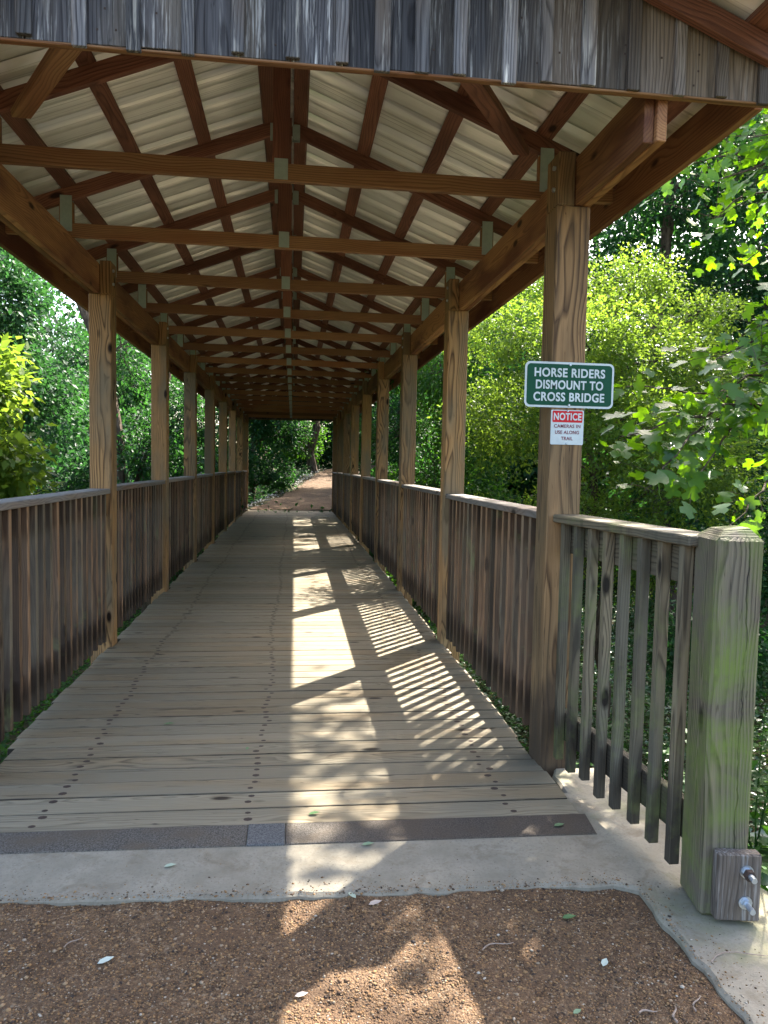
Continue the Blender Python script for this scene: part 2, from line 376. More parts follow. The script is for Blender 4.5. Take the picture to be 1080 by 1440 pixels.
# ------------------------------------------------------------------ ground
def sst(x, a, b):
    t = np.clip((np.asarray(x, dtype=float) - a) / (b - a), 0, 1); return t * t * (3 - 2 * t)
def wob(x, y): return (np.sin(x * 1.3 + y * .7) + np.sin(x * .53 - y * 1.1 + 2) + np.sin(x * 2.3 + y * 2.9 + 1) * .4) / 2.4
def path_left(y): return np.interp(y, [23.0, 23.8, 26, 30, 36, 40, 50], [-1.5, -1.35, -.75, .2, 1.1, 2.1, 6.5])
def far_z(x, y):
    z = .088 * np.clip(y - 23.6, 0, 40) - .02 * np.clip(y - 34, 0, 30)
    return z
def terrain(x, y):
    x = np.asarray(x, dtype=float); y = np.asarray(y, dtype=float)
    rav = sst(y, 2.6, 6.5) * (1 - sst(y, 18.5, 23.3))
    side = sst(np.abs(x + .2), 1.75, 2.8) * (1 - sst(y, 22, 25))
    z = -2.3 * rav - .55 * side * (1 - rav * .6) - .06
    z = z + wob(x, y) * .10 * np.clip(side + rav + sst(y, 23, 30) * sst(np.abs(x), 3, 6), 0, 1)
    z = z + .30 * np.clip(x - 7.5, 0, 22) * sst(y, -5, 8) + .05 * np.clip(-x - 9, 0, 40)
    far = sst(y, 22.2, 23.7)
    fl = sst(path_left(y) - .25 - x, 0, 2.2)              # drops away left of the far path
    z = z * (1 - far) + far * (far_z(x, y) - 1.1 * fl - .06 + .25 * np.clip(x - 5, 0, 30) * .9 + .1 * wob(x, y) * sst(np.abs(x - path_left(y)-1.8), 2, 4))
    return z
def axis(a, b, fine0, fine1, step, coarse):
    l = list(np.arange(fine0, fine1 + 1e-6, step)); x = fine0
    while x > a: x -= coarse; l.insert(0, x); coarse *= 1.35
    c2 = step * 2; x = fine1
    while x < b: x += c2; l.append(x); c2 *= 1.35
    return np.array(l)
xs = axis(-200, 200, -12, 16, .2, .4); ys = axis(-60, 300, -2, 50, .25, .5)
X_, Y_ = np.meshgrid(xs, ys); Z_ = terrain(X_, Y_)
near = (np.abs(X_ - .0) < 2.2) & (Y_ < 2.9); Z_[near] = np.minimum(Z_[near], -.12)
V = np.stack([X_.ravel(), Y_.ravel(), Z_.ravel()], 1); nx = len(xs); I = np.arange(len(V)).reshape(len(ys), nx)
F = np.stack([I[:-1, :-1].ravel(), I[:-1, 1:].ravel(), I[1:, 1:].ravel(), I[1:, :-1].ravel()], 1)
tag(raw_mesh('ground', V, F, 'soil', smooth=True, loc=(0, 0, 0)), kind='structure')
# gravel approach
xs2 = np.linspace(-2.9, 1.36, 120); ys2 = np.linspace(-3.5, 2.62, 150)
X2, Y2 = np.meshgrid(xs2, ys2); Z2 = -.030 + .006 * wob(X2 * 3, Y2 * 3) + .004 * np.sin(X2 * 11 + Y2 * 7) + .006 * sst(Y2, 2.3, 2.5) + rng.normal(0, .0012, X2.shape)
def grav_z(x, y): return -.030 + .006 * wob(x * 3, y * 3) + .004 * np.sin(x * 11 + y * 7) + .006 * sst(y, 2.3, 2.5)
V = np.stack([X2.ravel(), Y2.ravel(), Z2.ravel()], 1); I = np.arange(len(V)).reshape(len(ys2), len(xs2))
F = np.stack([I[:-1, :-1].ravel(), I[:-1, 1:].ravel(), I[1:, 1:].ravel(), I[1:, :-1].ravel()], 1)
tag(raw_mesh('gravel_path', V, F, 'gravel', smooth=True, loc=(0, 0, 0)), kind='structure')
# loose pebbles on it
ico = [(0, 0, 1), (.9, 0, 0), (.28, .86, 0), (-.73, .53, 0), (-.73, -.53, 0), (.28, -.86, 0), (0, 0, -1)]
icf = [(0, 1, 2), (0, 2, 3), (0, 3, 4), (0, 4, 5), (0, 5, 1), (6, 2, 1), (6, 3, 2), (6, 4, 3), (6, 5, 4), (6, 1, 5)]
def scatter_stones(name, P, size, mat, flat=.6, label=None, parent=None):
    n = len(P); T = np.array(ico); an = rng.uniform(0, 6.28, n); sx = size * rng.uniform(.7, 1.3, n); sy = size * rng.uniform(.6, 1.1, n); sz = size * flat * rng.uniform(.6, 1.2, n)
    q = T[None] * np.stack([sx, sy, sz], 1)[:, None] * rng.uniform(.8, 1.2, (n, 7, 1))
    x = q[..., 0] * np.cos(an)[:, None] - q[..., 1] * np.sin(an)[:, None]; y = q[..., 0] * np.sin(an)[:, None] + q[..., 1] * np.cos(an)[:, None]
    V = np.stack([x, y, q[..., 2]], 2) + P[:, None]; V = V.reshape(-1, 3)
    F = (np.array(icf)[None] + (np.arange(n) * 7)[:, None, None]).reshape(-1, 3)
    return raw_mesh(name, V, F, mat, parent, np.repeat(rng.uniform(0, 1, n), 7), loc=(0, 0, 0), smooth=False)
n = 75000; px = rng.uniform(-1.5, 1.30, n); py = 2.50 - 1.25 * rng.uniform(0, 1, n) ** .9
dens = (wob(px * 2.2, py * 3) > -.55) | (rng.uniform(0, 1, n) < .35); px, py = px[dens], py[dens]
sz = .0018 + .0016 * rng.exponential(.75, len(px)); sz = np.clip(sz, .0016, .009)
tag(scatter_stones('loose_gravel', np.stack([px, py, grav_z(px, py) + sz * .2], 1), sz, 'pebbles'), 'loose brown and tan pebbles strewn over the gravel path', 'gravel', kind='stuff')
n = 1500; ex = rng.uniform(-1.6, 1.28, n); ey = np.interp(ex, [-2.9, .3, 1.24, 1.31], [2.60, 2.425, 2.40, 2.36]) - .01 + rng.exponential(.028, n); m2 = 700
ex = np.concatenate([ex, 1.305 + rng.exponential(.05, m2)]); ey = np.concatenate([ey, rng.uniform(1.1, 2.4, m2)]); sz = np.clip(.0016 + .0016 * rng.exponential(.7, len(ex)), .0015, .007)
tag(scatter_stones('spilled_grit', np.stack([ex, ey, np.full(len(ex), -.005)], 1), sz, 'pebbles'), 'grit spilled from the path onto the concrete edge', 'grit', kind='stuff')
# concrete abutment
def jag(pts, step=.045, amp=.008):
    out = []
    for i, p in enumerate(pts):
        q = pts[(i + 1) % len(pts)]; L = math.dist(p, q); k = max(1, int(L / step))
        for j in range(k):
            t = j / k; out.append((p[0] + (q[0] - p[0]) * t + random.uniform(-amp, amp), p[1] + (q[1] - p[1]) * t + random.uniform(-amp, amp)))
    return out
ab = MB().poly(jag([(-2.9, 2.60), (.3, 2.425), (1.24, 2.40), (1.305, 2.36), (1.312, 1.72), (1.33, .2), (1.82, .2), (1.80, 2.1), (1.70, 2.7), (1.66, 3.385), (1.372, 3.385), (1.34, 3.30), (1.33, 3.12), (-2.9, 3.20)]), -1.6, -.006, .012)
tag(ab.build('concrete_abutment', 'concrete', smooth=False, loc=(0, 0, 0)), kind='structure')
# far bank path
ys3 = np.linspace(23.35, 60, 130); us = np.linspace(0, 1, 30); Y3, U3 = np.meshgrid(ys3, us, indexing='ij')
X3 = path_left(Y3) + (3.0 + .25 * np.sin(Y3)) * U3 + .08 * np.sin(Y3 * 3.1) * (1 - U3); X3 = np.maximum(X3, -1.5)
Z3 = far_z(X3, Y3) + .03 - .10 * (U3 < .04) + .02 * wob(X3 * 4, Y3 * 4)
V = np.stack([X3.ravel(), Y3.ravel(), Z3.ravel()], 1); I = np.arange(len(V)).reshape(len(ys3), 30)
F = np.stack([I[:-1, :-1].ravel(), I[:-1, 1:].ravel(), I[1:, 1:].ravel(), I[1:, :-1].ravel()], 1)
tag(raw_mesh('mulch_path', V, F, 'mulch', smooth=True, loc=(0, 0, 0)), kind='structure')
n = 200; yy = 23.7 + 14 * rng.uniform(0, 1, n) ** 1.3; xx = path_left(yy) - .12 + rng.normal(0, .14, n)
tag(scatter_stones('edging_stones', np.stack([xx, yy, far_z(xx, yy) + .03], 1), rng.uniform(.015, .06, n), 'rock', .8), 'pale broken stones edging the far path beyond the bridge', 'stones', kind='stuff')

# ------------------------------------------------------------------ covered bridge
BAY = 2.44; Y1 = 3.404; NB = 8; PW = .165
def cm(y):
    t = (y - Y1) / (BAY * NB); t = min(1, max(0, t)); return .031 * 4 * t * (1 - t)
XI = 1.306
bridge = thing('covered_bridge', (0, Y1, 0), 'long wooden covered footbridge with open truss roof and slatted side railings', 'bridge')
# deck
d = MB(); nails = MB(); y = None; k = 0; yc = 2.93; lines = (-.07, -.93, 1.05)
while yc < 23.55:
    wdt = .139; sl = -.017 * max(0, 1 - k / 14)
    zc = cm(yc) - .019 + random.uniform(-.0012, .0012)
    xl = -1.34 + random.uniform(-.012, .012) - (.35 if yc < 3.2 and k < 2 else 0); xr = 1.325 + random.uniform(-.012, .012)
    if abs((yc - Y1) % BAY) < .26 and yc > 3.3: xl = max(xl, -1.303); xr = min(xr, 1.303)
    o = Vector(((xl + xr) / 2, yc + wdt / 2, zc)); X = Vector((1, sl, random.uniform(-.0006, .0006))).normalized(); Z = Vector((0, random.uniform(-.006, .006), 1)).normalized(); Y = Z.cross(X).normalized()
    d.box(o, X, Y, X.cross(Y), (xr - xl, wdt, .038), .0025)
    for lx in lines:
        for q in (.036, .102):
            nx_ = lx + random.gauss(0, .012) + .02 * math.sin(yc * 1.7 + lx * 5); ny = yc + q + random.gauss(0, .006) + sl * nx_; r_ = random.uniform(.010, .0155)
            b = len(nails.v); zz = zc + .0199
            pts = [(nx_ + r_ * 1.25 * math.cos(a) , ny + r_ * math.sin(a)) for a in [i * math.pi / 4 for i in range(8)]]
            nails.v += [Vector((px_, py_, zz)) for px_, py_ in pts] + [Vector((nx_, ny, zz + .0012))]; nails.g += [(0, 0, 0)] * 9; nails.r += [0] * 9
            nails.f += [[b + i, b + (i + 1) % 8, b + 8] for i in range(8)]
    yc += wdt + random.uniform(.004, .008); k += 1
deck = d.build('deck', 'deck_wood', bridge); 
tag(nails.build('nail_heads', 'rusty_steel', deck), kind='stuff')
bm_ = MB()
for x_ in (-1.05, 0, 1.05): bm_.bar((x_, 3.2, -.20), (x_, 23.4, -.20), .09, .28, (1, 0, 0))
bm_.build('deck_joists', 'grey_post_wood', bridge)
# threshold strips
def fy(x, a, b): return a + (b - a) * (x + 1.05) / 2.4
st = MB().poly([(-1.9, 2.81), (-.085, fy(-.085, 2.784, 2.737)), (-.085, fy(-.085, 2.945, 2.905)), (-1.9, 2.96)], -.03, -.001, .003)
st.build('threshold_strip', 'rubber', bridge)
MB().poly([(.066, fy(.066, 2.784, 2.737)), (1.318, 2.737), (1.338, 2.905), (.066, fy(.066, 2.945, 2.903))], -.03, -.001, .003).build('threshold_strip', 'rubber', bridge)
MB().poly([(-.083, 2.764), (.064, 2.759), (.064, 2.923), (-.083, 2.927)], -.03, .003, .004).build('threshold_patch', 'rubber_patch', bridge)
# posts
post_seen = 0
for k in range(NB + 1):
    for sd_ in (1, -1):
        y0 = Y1 + k * BAY; z = cm(y0); p = MB(); xo = XI + PW; gx = random.uniform(-.004, .004)
        c = sd_ * (XI + PW / 2)
        # full section up to the notch, then the inner half runs on up beside the top plate
        p.bar((c, y0 + PW / 2, -1.9 if 0 < k < NB else -.35), (c + gx, y0 + PW / 2, z + 2.716), PW, PW, (1, 0, 0), .006)
        ci = sd_ * (XI + .0415)
        n0 = len(p.v); p.bar((ci, y0 + PW / 2, z + 2.716), (ci, y0 + PW / 2, z + 2.965), .083, PW - .002, (1, 0, 0), .005)
        o = p.build('post', 'grey_post_wood' if k == 0 else 'post_wood', bridge)
        for (bz) in (2.80, 2.90):
            if k < 3: MB().tube([(sd_ * (XI + .001), y0 + .05, z + bz), (sd_ * (XI - .012), y0 + .05, z + bz)], [.011, .011], 6).build('bolt', 'bolt_steel', o)
# top plates: two plies, one length per bay
for sd_ in (1, -1):
    for k in range(-1, NB + 1):
        ya = Y1 + k * BAY + (PW if k >= 0 else BAY - .70) - (0 if k < 0 else PW) + (.004 if k >= 0 else 0); yb = Y1 + (k + 1) * BAY if k < NB else Y1 + NB * BAY + .62
        b = MB()
        for j in range(2):
            xx_ = sd_ * (XI + .083 + .021 + j * .043)
            b.bar((xx_, ya + (.0 if j else .02), 2.716 + .113 + cm(ya)), (xx_, yb, 2.716 + .113 + cm(yb)), .040, .222 + (0 if j else .002), (1, 0, 0), .003)
        b.build('top_plate', 'beam_wood', bridge)
# trusses
SL = .39
def rt(x): return 3.800 - SL * abs(x)        # top of rafters
def plate(mb, cx, cz, wv, hv, yface, dirn):
    """toothed connector plate: thin sheet with punched rows"""
    mb.bar((cx, yface + dirn * .0012, cz - hv / 2), (cx, yface + dirn * .0012, cz + hv / 2), wv, .0022, (1, 0, 0), .0004)
    nr = max(3, int(hv / .012)); nc = max(3, int(wv / .018))
    for a in range(nr):
        for b in range(nc):
            mb.bar((cx - wv / 2 + (b + .25 + .25 * (a % 2)) * wv / nc, yface + dirn * .0032, cz - hv / 2 + (a + .5) * hv / nr), (cx - wv / 2 + (b + .75 + .25 * (a % 2)) * wv / nc, yface + dirn * .0032, cz - hv / 2 + (a + .5) * hv / nr), .0026, .0036, (0, 1, 0), .0003)
def build_truss(y):
    t = .038; z = 0
    tr = MB()
    tr.bar((-1.80, y, 2.926 + .0445), (1.80, y, 2.926 + .0445), t, .089, (0, 1, 0))               # bottom chord
    for sd_ in (1, -1):
        tr.bar((sd_ * 1.42, y, 3.016), (sd_ * 1.42, y, rt(1.42) - .096), t, .089, (0, 1, 0))
    o = tr.build('truss', 'truss_wood', bridge, loc=(0, y, 2.926))
    MB().bar((0, y, 3.016), (0, y, 3.795), t, .089, (0, 1, 0)).build('king_post', 'rafter_wood', o, loc=(0, y, 3.4))
    for sd_ in (1, -1):
        zc = -.0475
        rf = MB().bar((sd_ * .046, y, rt(.046) + zc), (sd_ * 1.83, y, rt(1.83) + zc), t, .089, (0, 1, 0))
        rf.build('rafter', 'rafter_wood', o, loc=(sd_ * .9, y, 3.4))
    for yf, dn in ((y - t / 2, -1), (y + t / 2, 1)):
        for cx_, cz_, wv, hv in ((0, 2.985, .070, .105), (-1.42, 3.075, .075, .23), (1.42, 3.075, .075, .23), (.075, 3.70, .05, .10), (-.075, 3.70, .05, .10)):
            g_ = MB(); plate(g_, cx_, cz_, wv, hv, yf, dn); g_.build('gusset_plate', 'galvanised_plate', o, loc=(cx_, yf, cz_))
    return o
TY0 = 3.93; proto = build_truss(TY0); base_loc = proto.location.copy(); kids = list(proto.children)
proto.location.z += cm(TY0)
for k in list(range(-1, 17)):
    if k == 0: continue
    y = TY0 + 1.22 * k
    o = proto.copy(); C.objects.link(o); o.parent = bridge; o.location = base_loc + Vector((0, 1.22 * k, cm(y)))
    for c_ in kids:
        q = c_.copy(); C.objects.link(q); q.parent = o; q.location = c_.location
# braces from the first truss to the gable
for sd_ in (1, -1):
    MB().bar((sd_ * 1.27, 3.90, 3.16), (sd_ * .66, 2.75, 2.985), .089, .038, (0, 1, .2)).build('brace', 'truss_wood' if sd_ < 0 else 'rafter_wood', bridge)
# purlins, fascia, roof sheets
YF, YB = 2.26, 23.85
for sd_ in (1, -1):
    for px_ in (.105, .535, .965, 1.41):
        MB().bar((sd_ * px_, YF, rt(px_) + .0195 + .002), (sd_ * px_, YB, rt(px_) + .0215), .089, .038, (1, 0, -sd_ * SL)).build('purlin', 'rafter_wood', bridge)
    p = MB(); p.bar((sd_ * 1.775, YF, rt(1.775) + .0215), (sd_ * 1.775, YB, rt(1.775) + .0215), .089, .038, (1, 0, -sd_ * SL)); p.build('purlin', 'rafter_wood', bridge)
    MB().bar((sd_ * 1.853, 2.722, 2.965), (sd_ * 1.853, YB - .43, 2.965), .038, .185, (1, 0, 0)).build('fascia', 'beam_wood', bridge)
    MB().bar((sd_ * 1.72, YF + .3, 2.935), (sd_ * 1.72, YB - .3, 2.935), .10, .02, (1, 0, 0)).build('soffit_nailer', 'rafter_wood', bridge) if False else None
    # ribbed metal sheet
    prof = [(0, 0), (.022, .0), (.030, .040), (.062, .040), (.070, 0)]
    yy_ = []; y = YF - .04; P_ = .305
    while y < YB + .04:
        yy_ += [(y + a, b) for a, b in prof] + [(y + .180, 0), (y + .184, .0012), (y + .190, .0012), (y + .194, 0)]; y += P_
    xs_ = np.array([0.0, .5, 1.0, 1.5, 1.93]); yyv = np.array([q[0] for q in yy_]); hh = np.array([q[1] for q in yy_])
    XX, YY = np.meshgrid(xs_, yyv); HH = np.repeat(hh[:, None], 5, 1)
    ZZ = 3.800 - SL * XX + .0415 + .002 + HH
    V = np.stack([sd_ * XX.ravel(), YY.ravel(), ZZ.ravel()], 1); V2 = V.copy(); V2[:, 2] += .0012; I = np.arange(len(V)).reshape(len(yyv), 5); nV = len(V)
    F = np.stack([I[:-1, :-1].ravel(), I[:-1, 1:].ravel(), I[1:, 1:].ravel(), I[1:, :-1].ravel()], 1)
    e = []
    for a, b in ((I[:, -1][:-1], I[:, -1][1:]), (I[:, 0][1:], I[:, 0][:-1]), (I[0, :][:-1], I[0, :][1:]), (I[-1, :][1:], I[-1, :][:-1])): e.append(np.stack([a, b, b + nV, a + nV], 1))
    F = np.concatenate([F, F[:, ::-1] + nV] + e)
    raw_mesh('roof_sheet', np.concatenate([V, V2]), F, 'roof_metal', bridge)
# gables (board and batten)
for yg, dn in ((2.71 - .019, -1), (TY0 + 16 * 1.22 + .019, 1)):
    g_ = MB(); bt = MB(); x_ = -1.90; joints = []
    zb = 2.872
    while x_ < 1.90:
        wd_ = random.choice((.14, .165, .18)); x2 = min(1.90, x_ + wd_); zt = min(rt(x_), rt(x2)) - .004
        zz = zb + random.uniform(-.006, .008); o = Vector(((x_ + x2) / 2, yg + dn * .011, (zz + zt) / 2))
        g_.box(o, Vector((0, 0, 1)), Vector((1, 0, 0)), Vector((0, 1, 0)), (zt - zz, x2 - x_ - .004, .019), .002)
        joints.append(x2); x_ = x2
    gb = g_.build('gable_siding', 'gable_wood', bridge)
    for j, x_ in enumerate(joints[:-1]):
        if dn > 0 and j % 2: pass
        zz = zb + random.uniform(-.018, .012); zt = rt(abs(x_) + .025) - .006; wv = random.uniform(.042, .056)
        MB().box(Vector((x_ + random.uniform(-.006, .006), yg + dn * .031, (zz + zt) / 2)), Vector((0, 0, 1)), Vector((1, 0, 0)), Vector((0, 1, 0)), (zt - zz, wv, .018), .002).build('batten', 'batten_wood', gb)
    nb = MB()
    for q in range(90):
        xn = random.uniform(-1.8, 1.8); zn = random.uniform(2.9, min(3.6, rt(xn) - .03)); nb.box(Vector((xn, yg + dn * .0412 * 0 + dn * .0212, zn)), Vector((1, 0, 0)), Vector((0, 1, 0)), Vector((0, 0, 1)), (.007, .002, .007), .0008)
    nb.build('siding_nails', 'rusty_steel', gb)
    MB().bar((-1.90, yg + dn * .012, 2.862), (1.90, yg + dn * .012, 2.869), .030, .010, (0, 1, 0)).build('gable_trim', 'truss_wood', bridge)
    for sd_ in (1, -1):
        MB().bar((sd_ * .02, yg + dn * .062, rt(.02) - .05), (sd_ * 1.85, yg + dn * .062, rt(1.85) - .05), .036, .089, (0, 1, 0)).build('rake_board', 'rafter_wood', bridge)
        yfl = YF + .02 if dn < 0 else YB - .02
        MB().bar((sd_ * .02, yfl, rt(.02) - .05), (sd_ * 1.83, yfl, rt(1.83) - .05), .036, .089, (0, 1, 0)).build('fly_rafter', 'rafter_wood', bridge)
# soffit blocks under the eaves beside the plates
# railings
def railing(sd_, ya, yb, xa, xb, zc, parent, bal_names, cap_top=1.244, bottom=.06, mats=('baluster_wood', 'rail_wood'), nb=18, endcap=0.):
    def X(t, off): return sd_ * (xa + (xb - xa) * t + off)
    pn = MB().bar((X(0, .108), ya + .001, zc + 1.135), (X(1, .108), yb - .001, zc + 1.135), .038, .135, (1, 0, 0), .003)   # vertical top rail
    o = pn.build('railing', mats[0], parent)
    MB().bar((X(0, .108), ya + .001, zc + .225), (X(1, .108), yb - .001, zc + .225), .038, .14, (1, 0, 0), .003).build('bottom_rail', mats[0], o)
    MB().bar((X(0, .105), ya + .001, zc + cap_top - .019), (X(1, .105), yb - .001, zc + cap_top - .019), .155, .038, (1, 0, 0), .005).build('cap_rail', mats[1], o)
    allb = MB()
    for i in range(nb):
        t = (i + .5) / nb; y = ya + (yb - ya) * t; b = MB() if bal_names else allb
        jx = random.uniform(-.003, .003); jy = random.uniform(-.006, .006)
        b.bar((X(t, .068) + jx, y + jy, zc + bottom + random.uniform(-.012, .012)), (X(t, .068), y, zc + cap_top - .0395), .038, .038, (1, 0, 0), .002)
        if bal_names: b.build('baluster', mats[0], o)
    return o, allb
rest = MB(); rest_nb = 0
for k in range(NB):
    for sd_ in (1, -1):
        ya = Y1 + k * BAY + PW; yb = Y1 + (k + 1) * BAY
        named = k < 2 or (k == 2 and sd_ == 1)
        o, ab_ = railing(sd_, ya, yb, XI - .018, XI - .018, cm((ya + yb) / 2), bridge, named)
        if not named:
            off = len(rest.v); rest.v += ab_.v; rest.g += ab_.g; rest.r += ab_.r; rest.f += [[i + off for i in f] for f in ab_.f]
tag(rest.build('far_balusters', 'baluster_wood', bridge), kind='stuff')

# ------------------------------------------------------------------ wing railing on the right
wing = thing('wing_railing', (1.45, 2.9, 0), 'weathered grey wing railing with eight hanging balusters and mossy end post on concrete', 'railing')
railing(1, 2.335, Y1 - .001, 1.395, 1.302, 0, wing, True, 1.250, .065, ('wing_wood', 'wing_wood'), 8)
ep = MB(); an = R(-9); ca, sa = math.cos(an), math.sin(an); EX = Vector((ca, sa, 0)); EY = Vector((-sa, ca, 0)); EC = Vector((1.524, 2.262, 0))
ep.box(EC + Vector((0, 0, .627)), Vector((0, 0, 1)), EX, EY, (1.265, .152, .185), .012)
tp = len(ep.v)
# chamfered top
for sg in ((-1, -1), (1, -1), (1, 1), (-1, 1)): ep.v.append(EC + EX * sg[0] * .064 + EY * sg[1] * .080 + Vector((0, 0, 1.2595)))
for sg in ((-1, -1), (1, -1), (1, 1), (-1, 1)): ep.v.append(EC + EX * sg[0] * .040 + EY * sg[1] * .055 + Vector((0, 0, 1.285 + .004 * sg[0])))
ep.g += [(1.26, .06, .08)] * 4 + [(1.28, .03, .05)] * 4; ep.r += [.5] * 8
for i in range(4): j = (i + 1) % 4; ep.f.append([tp + i, tp + j, tp + 4 + j, tp + 4 + i])
ep.f.append([tp + 4, tp + 5, tp + 6, tp + 7])
epo = ep.build('end_post', 'mossy_wood', wing)
bl = MB().box(EC - EY * .115 + EX * .028 + Vector((0, 0, .122)), Vector((0, 0, 1)), EX, EY, (.225, .142, .042), .005).build('bolt_block', 'gable_wood', epo)
for bx_, bz in ((.022, .178), (.022, .075)):
    c = EC - EY * .136 + EX * (.028 + bx_) + Vector((0, 0, bz))
    b = MB().tube([c, c - EY * .004], [.022, .022], 12); b.tube([c - EY * .004, c - EY * .016], [.015, .015], 6); b.tube([c - EY * .016, c - EY * .055], [.0095, .0095], 8)
    b.build('bolt', 'bolt_steel', epo)
    if bz > .1: MB().tube([c - EY * .0165, c - EY * .030], [.020, .018], 6).build('rusty_nut', 'rusty_steel', epo)

# ------------------------------------------------------------------ signs on the first right post
def rounded(cx, cz, wd_, ht, r_, yb, yf, mb, n=6):
    pts = []
    for (sx, sz, a0) in ((1, 1, 0), (-1, 1, 90), (-1, -1, 180), (1, -1, 270)):
        for i in range(n + 1):
            a = R(a0 + 90 * i / n); pts.append((cx + sx * (wd_ / 2 - r_) + r_ * math.cos(a), cz + sz * (ht / 2 - r_) + r_ * math.sin(a)))
    b = len(mb.v); N = len(pts)
    for yv in (yb, yf):
        for q in pts: mb.v.append(Vector((q[0], yv, q[1]))); mb.g.append((q[0], yv, q[1])); mb.r.append(.5)
    for i in range(N): j = (i + 1) % N; mb.f.append([b + i, b + N + i, b + N + j, b + j])
    mb.f.append([b + N + i for i in range(N)][::-1]); mb.f.append([b + i for i in range(N)])
    return mb
def text(body, cx, cz, width, height, y, mat, parent, bold=.02, name='lettering', th=.0006):
    cu = bpy.data.curves.new(name, 'FONT'); cu.body = body; cu.size = 1; cu.align_x = 'CENTER'; cu.offset = bold; cu.extrude = .01; cu.space_character = 1.08
    t = bpy.data.objects.new('tmp', cu); C.objects.link(t); bpy.context.view_layer.update()
    dg = bpy.context.evaluated_depsgraph_get(); me = bpy.data.meshes.new_from_object(t.evaluated_get(dg)); bpy.data.objects.remove(t)
    co = np.zeros(len(me.vertices) * 3, dtype=np.float32); me.vertices.foreach_get('co', co); co = co.reshape(-1, 3)
    mn, mx = co.min(0), co.max(0); out = np.zeros_like(co)
    out[:, 0] = ((co[:, 0] - (mn[0] + mx[0]) / 2) / (mx[0] - mn[0])) * width
    out[:, 2] = ((co[:, 1] - (mn[1] + mx[1]) / 2) / (mx[1] - mn[1])) * height
    out[:, 1] = -co[:, 2] / .01 * th
    me.vertices.foreach_set('co', out.ravel()); me.materials.clear(); me.materials.append(MATS[mat]); me.update()
    return link(bpy.data.objects.new(name, me), parent, (cx, y, cz))
SY = Y1 - .002
big = thing('rules_sign', (1.39, SY, 1.77), 'green sign reading horse riders dismount to cross bridge on the near right post', 'sign')
mb = rounded(1.392, 1.872, .444, .216, .026, SY, SY - .003, MB()); mb.build('sign_panel', 'sign_white', big)
mb = rounded(1.392, 1.872, .424, .196, .019, SY - .0031, SY - .0040, MB()); mb.build('sign_face', 'sign_green', big)
for i, t_ in enumerate(('HORSE RIDERS', 'DISMOUNT TO', 'CROSS BRIDGE')):
    text(t_, 1.392 + (0, 0, -.001)[i], 1.872 + .0575 * (1 - i), (.352, .336, .354)[i], .0430, SY - .0048, 'sign_white', big, .026)
for z_ in (1.968, 1.776): MB().tube([(1.392, SY - .004, z_), (1.392, SY - .010, z_)], [.007, .005], 8).build('screw', 'bolt_steel', big)
sm = thing('notice_sign', (1.385, SY, 1.59), 'small white notice sign with red band below the green sign', 'sign')
mb = rounded(1.388, 1.670, .164, .166, .006, SY, SY - .002, MB()); mb.build('sign_panel', 'sign_white', sm)
mb = rounded(1.388, 1.7215, .150, .055, .004, SY - .0021, SY - .0029, MB()); mb.build('header_band', 'notice_red', sm)
text('NOTICE', 1.388, 1.7215, .138, .035, SY - .0036, 'sign_white', sm, .028)
for i, t_ in enumerate(('CAMERAS IN', 'USE ALONG', 'TRAIL')):
    text(t_, 1.388, 1.676 - .0295 * i, (.132, .120, .058)[i], .0165, SY - .0028, 'notice_ink', sm, .012)
for z_ in (1.748, 1.592): MB().tube([(1.388, SY - .002, z_), (1.388, SY - .008, z_)], [.006, .004], 8).build('screw', 'bolt_steel', sm)

# ------------------------------------------------------------------ foliage
RH = (np.array([(0, 0, 0), (.42, .30, .07), (1, 0, -.05), (.42, -.30, .07)]), np.array([(0, 1, 2), (0, 2, 3)]))
TU = (np.array([(0, 0, 0), (.10, .30, .03), (.30, .50, .08), (.45, .25, .03), (.72, .46, .05), (.97, .27, -.03), (.78, 0, -.02), (.97, -.27, -.03), (.72, -.46, .05), (.45, -.25, .03), (.30, -.50, .08), (.10, -.30, .03), (.45, 0, 0)]),
      np.array([(12, (i + 1) % 12, i) for i in range(12)]))
def leaves(name, P, D, N, size, mat, parent=None, shape=RH, rnd=None, loc=None):
    n = len(P); T, F0 = shape
    D = D / np.linalg.norm(D, axis=1, keepdims=True); S = np.cross(N, D); S /= np.linalg.norm(S, axis=1, keepdims=True) + 1e-9; N = np.cross(D, S)
    size = np.broadcast_to(size, (n,))
    V = P[:, None] + size[:, None, None] * (T[None, :, 0:1] * D[:, None] + T[None, :, 1:2] * S[:, None] + T[None, :, 2:3] * N[:, None])
    F = (F0[None] + (np.arange(n) * len(T))[:, None, None]).reshape(-1, 3)
    if rnd is None: rnd = rng.uniform(0, 1, n)
    return raw_mesh(name, V.reshape(-1, 3), F, mat, parent, np.repeat(rnd, len(T)), loc=loc)
def unit(n):
    v = rng.normal(0, 1, (n, 3)); return v / np.linalg.norm(v, axis=1, keepdims=True)
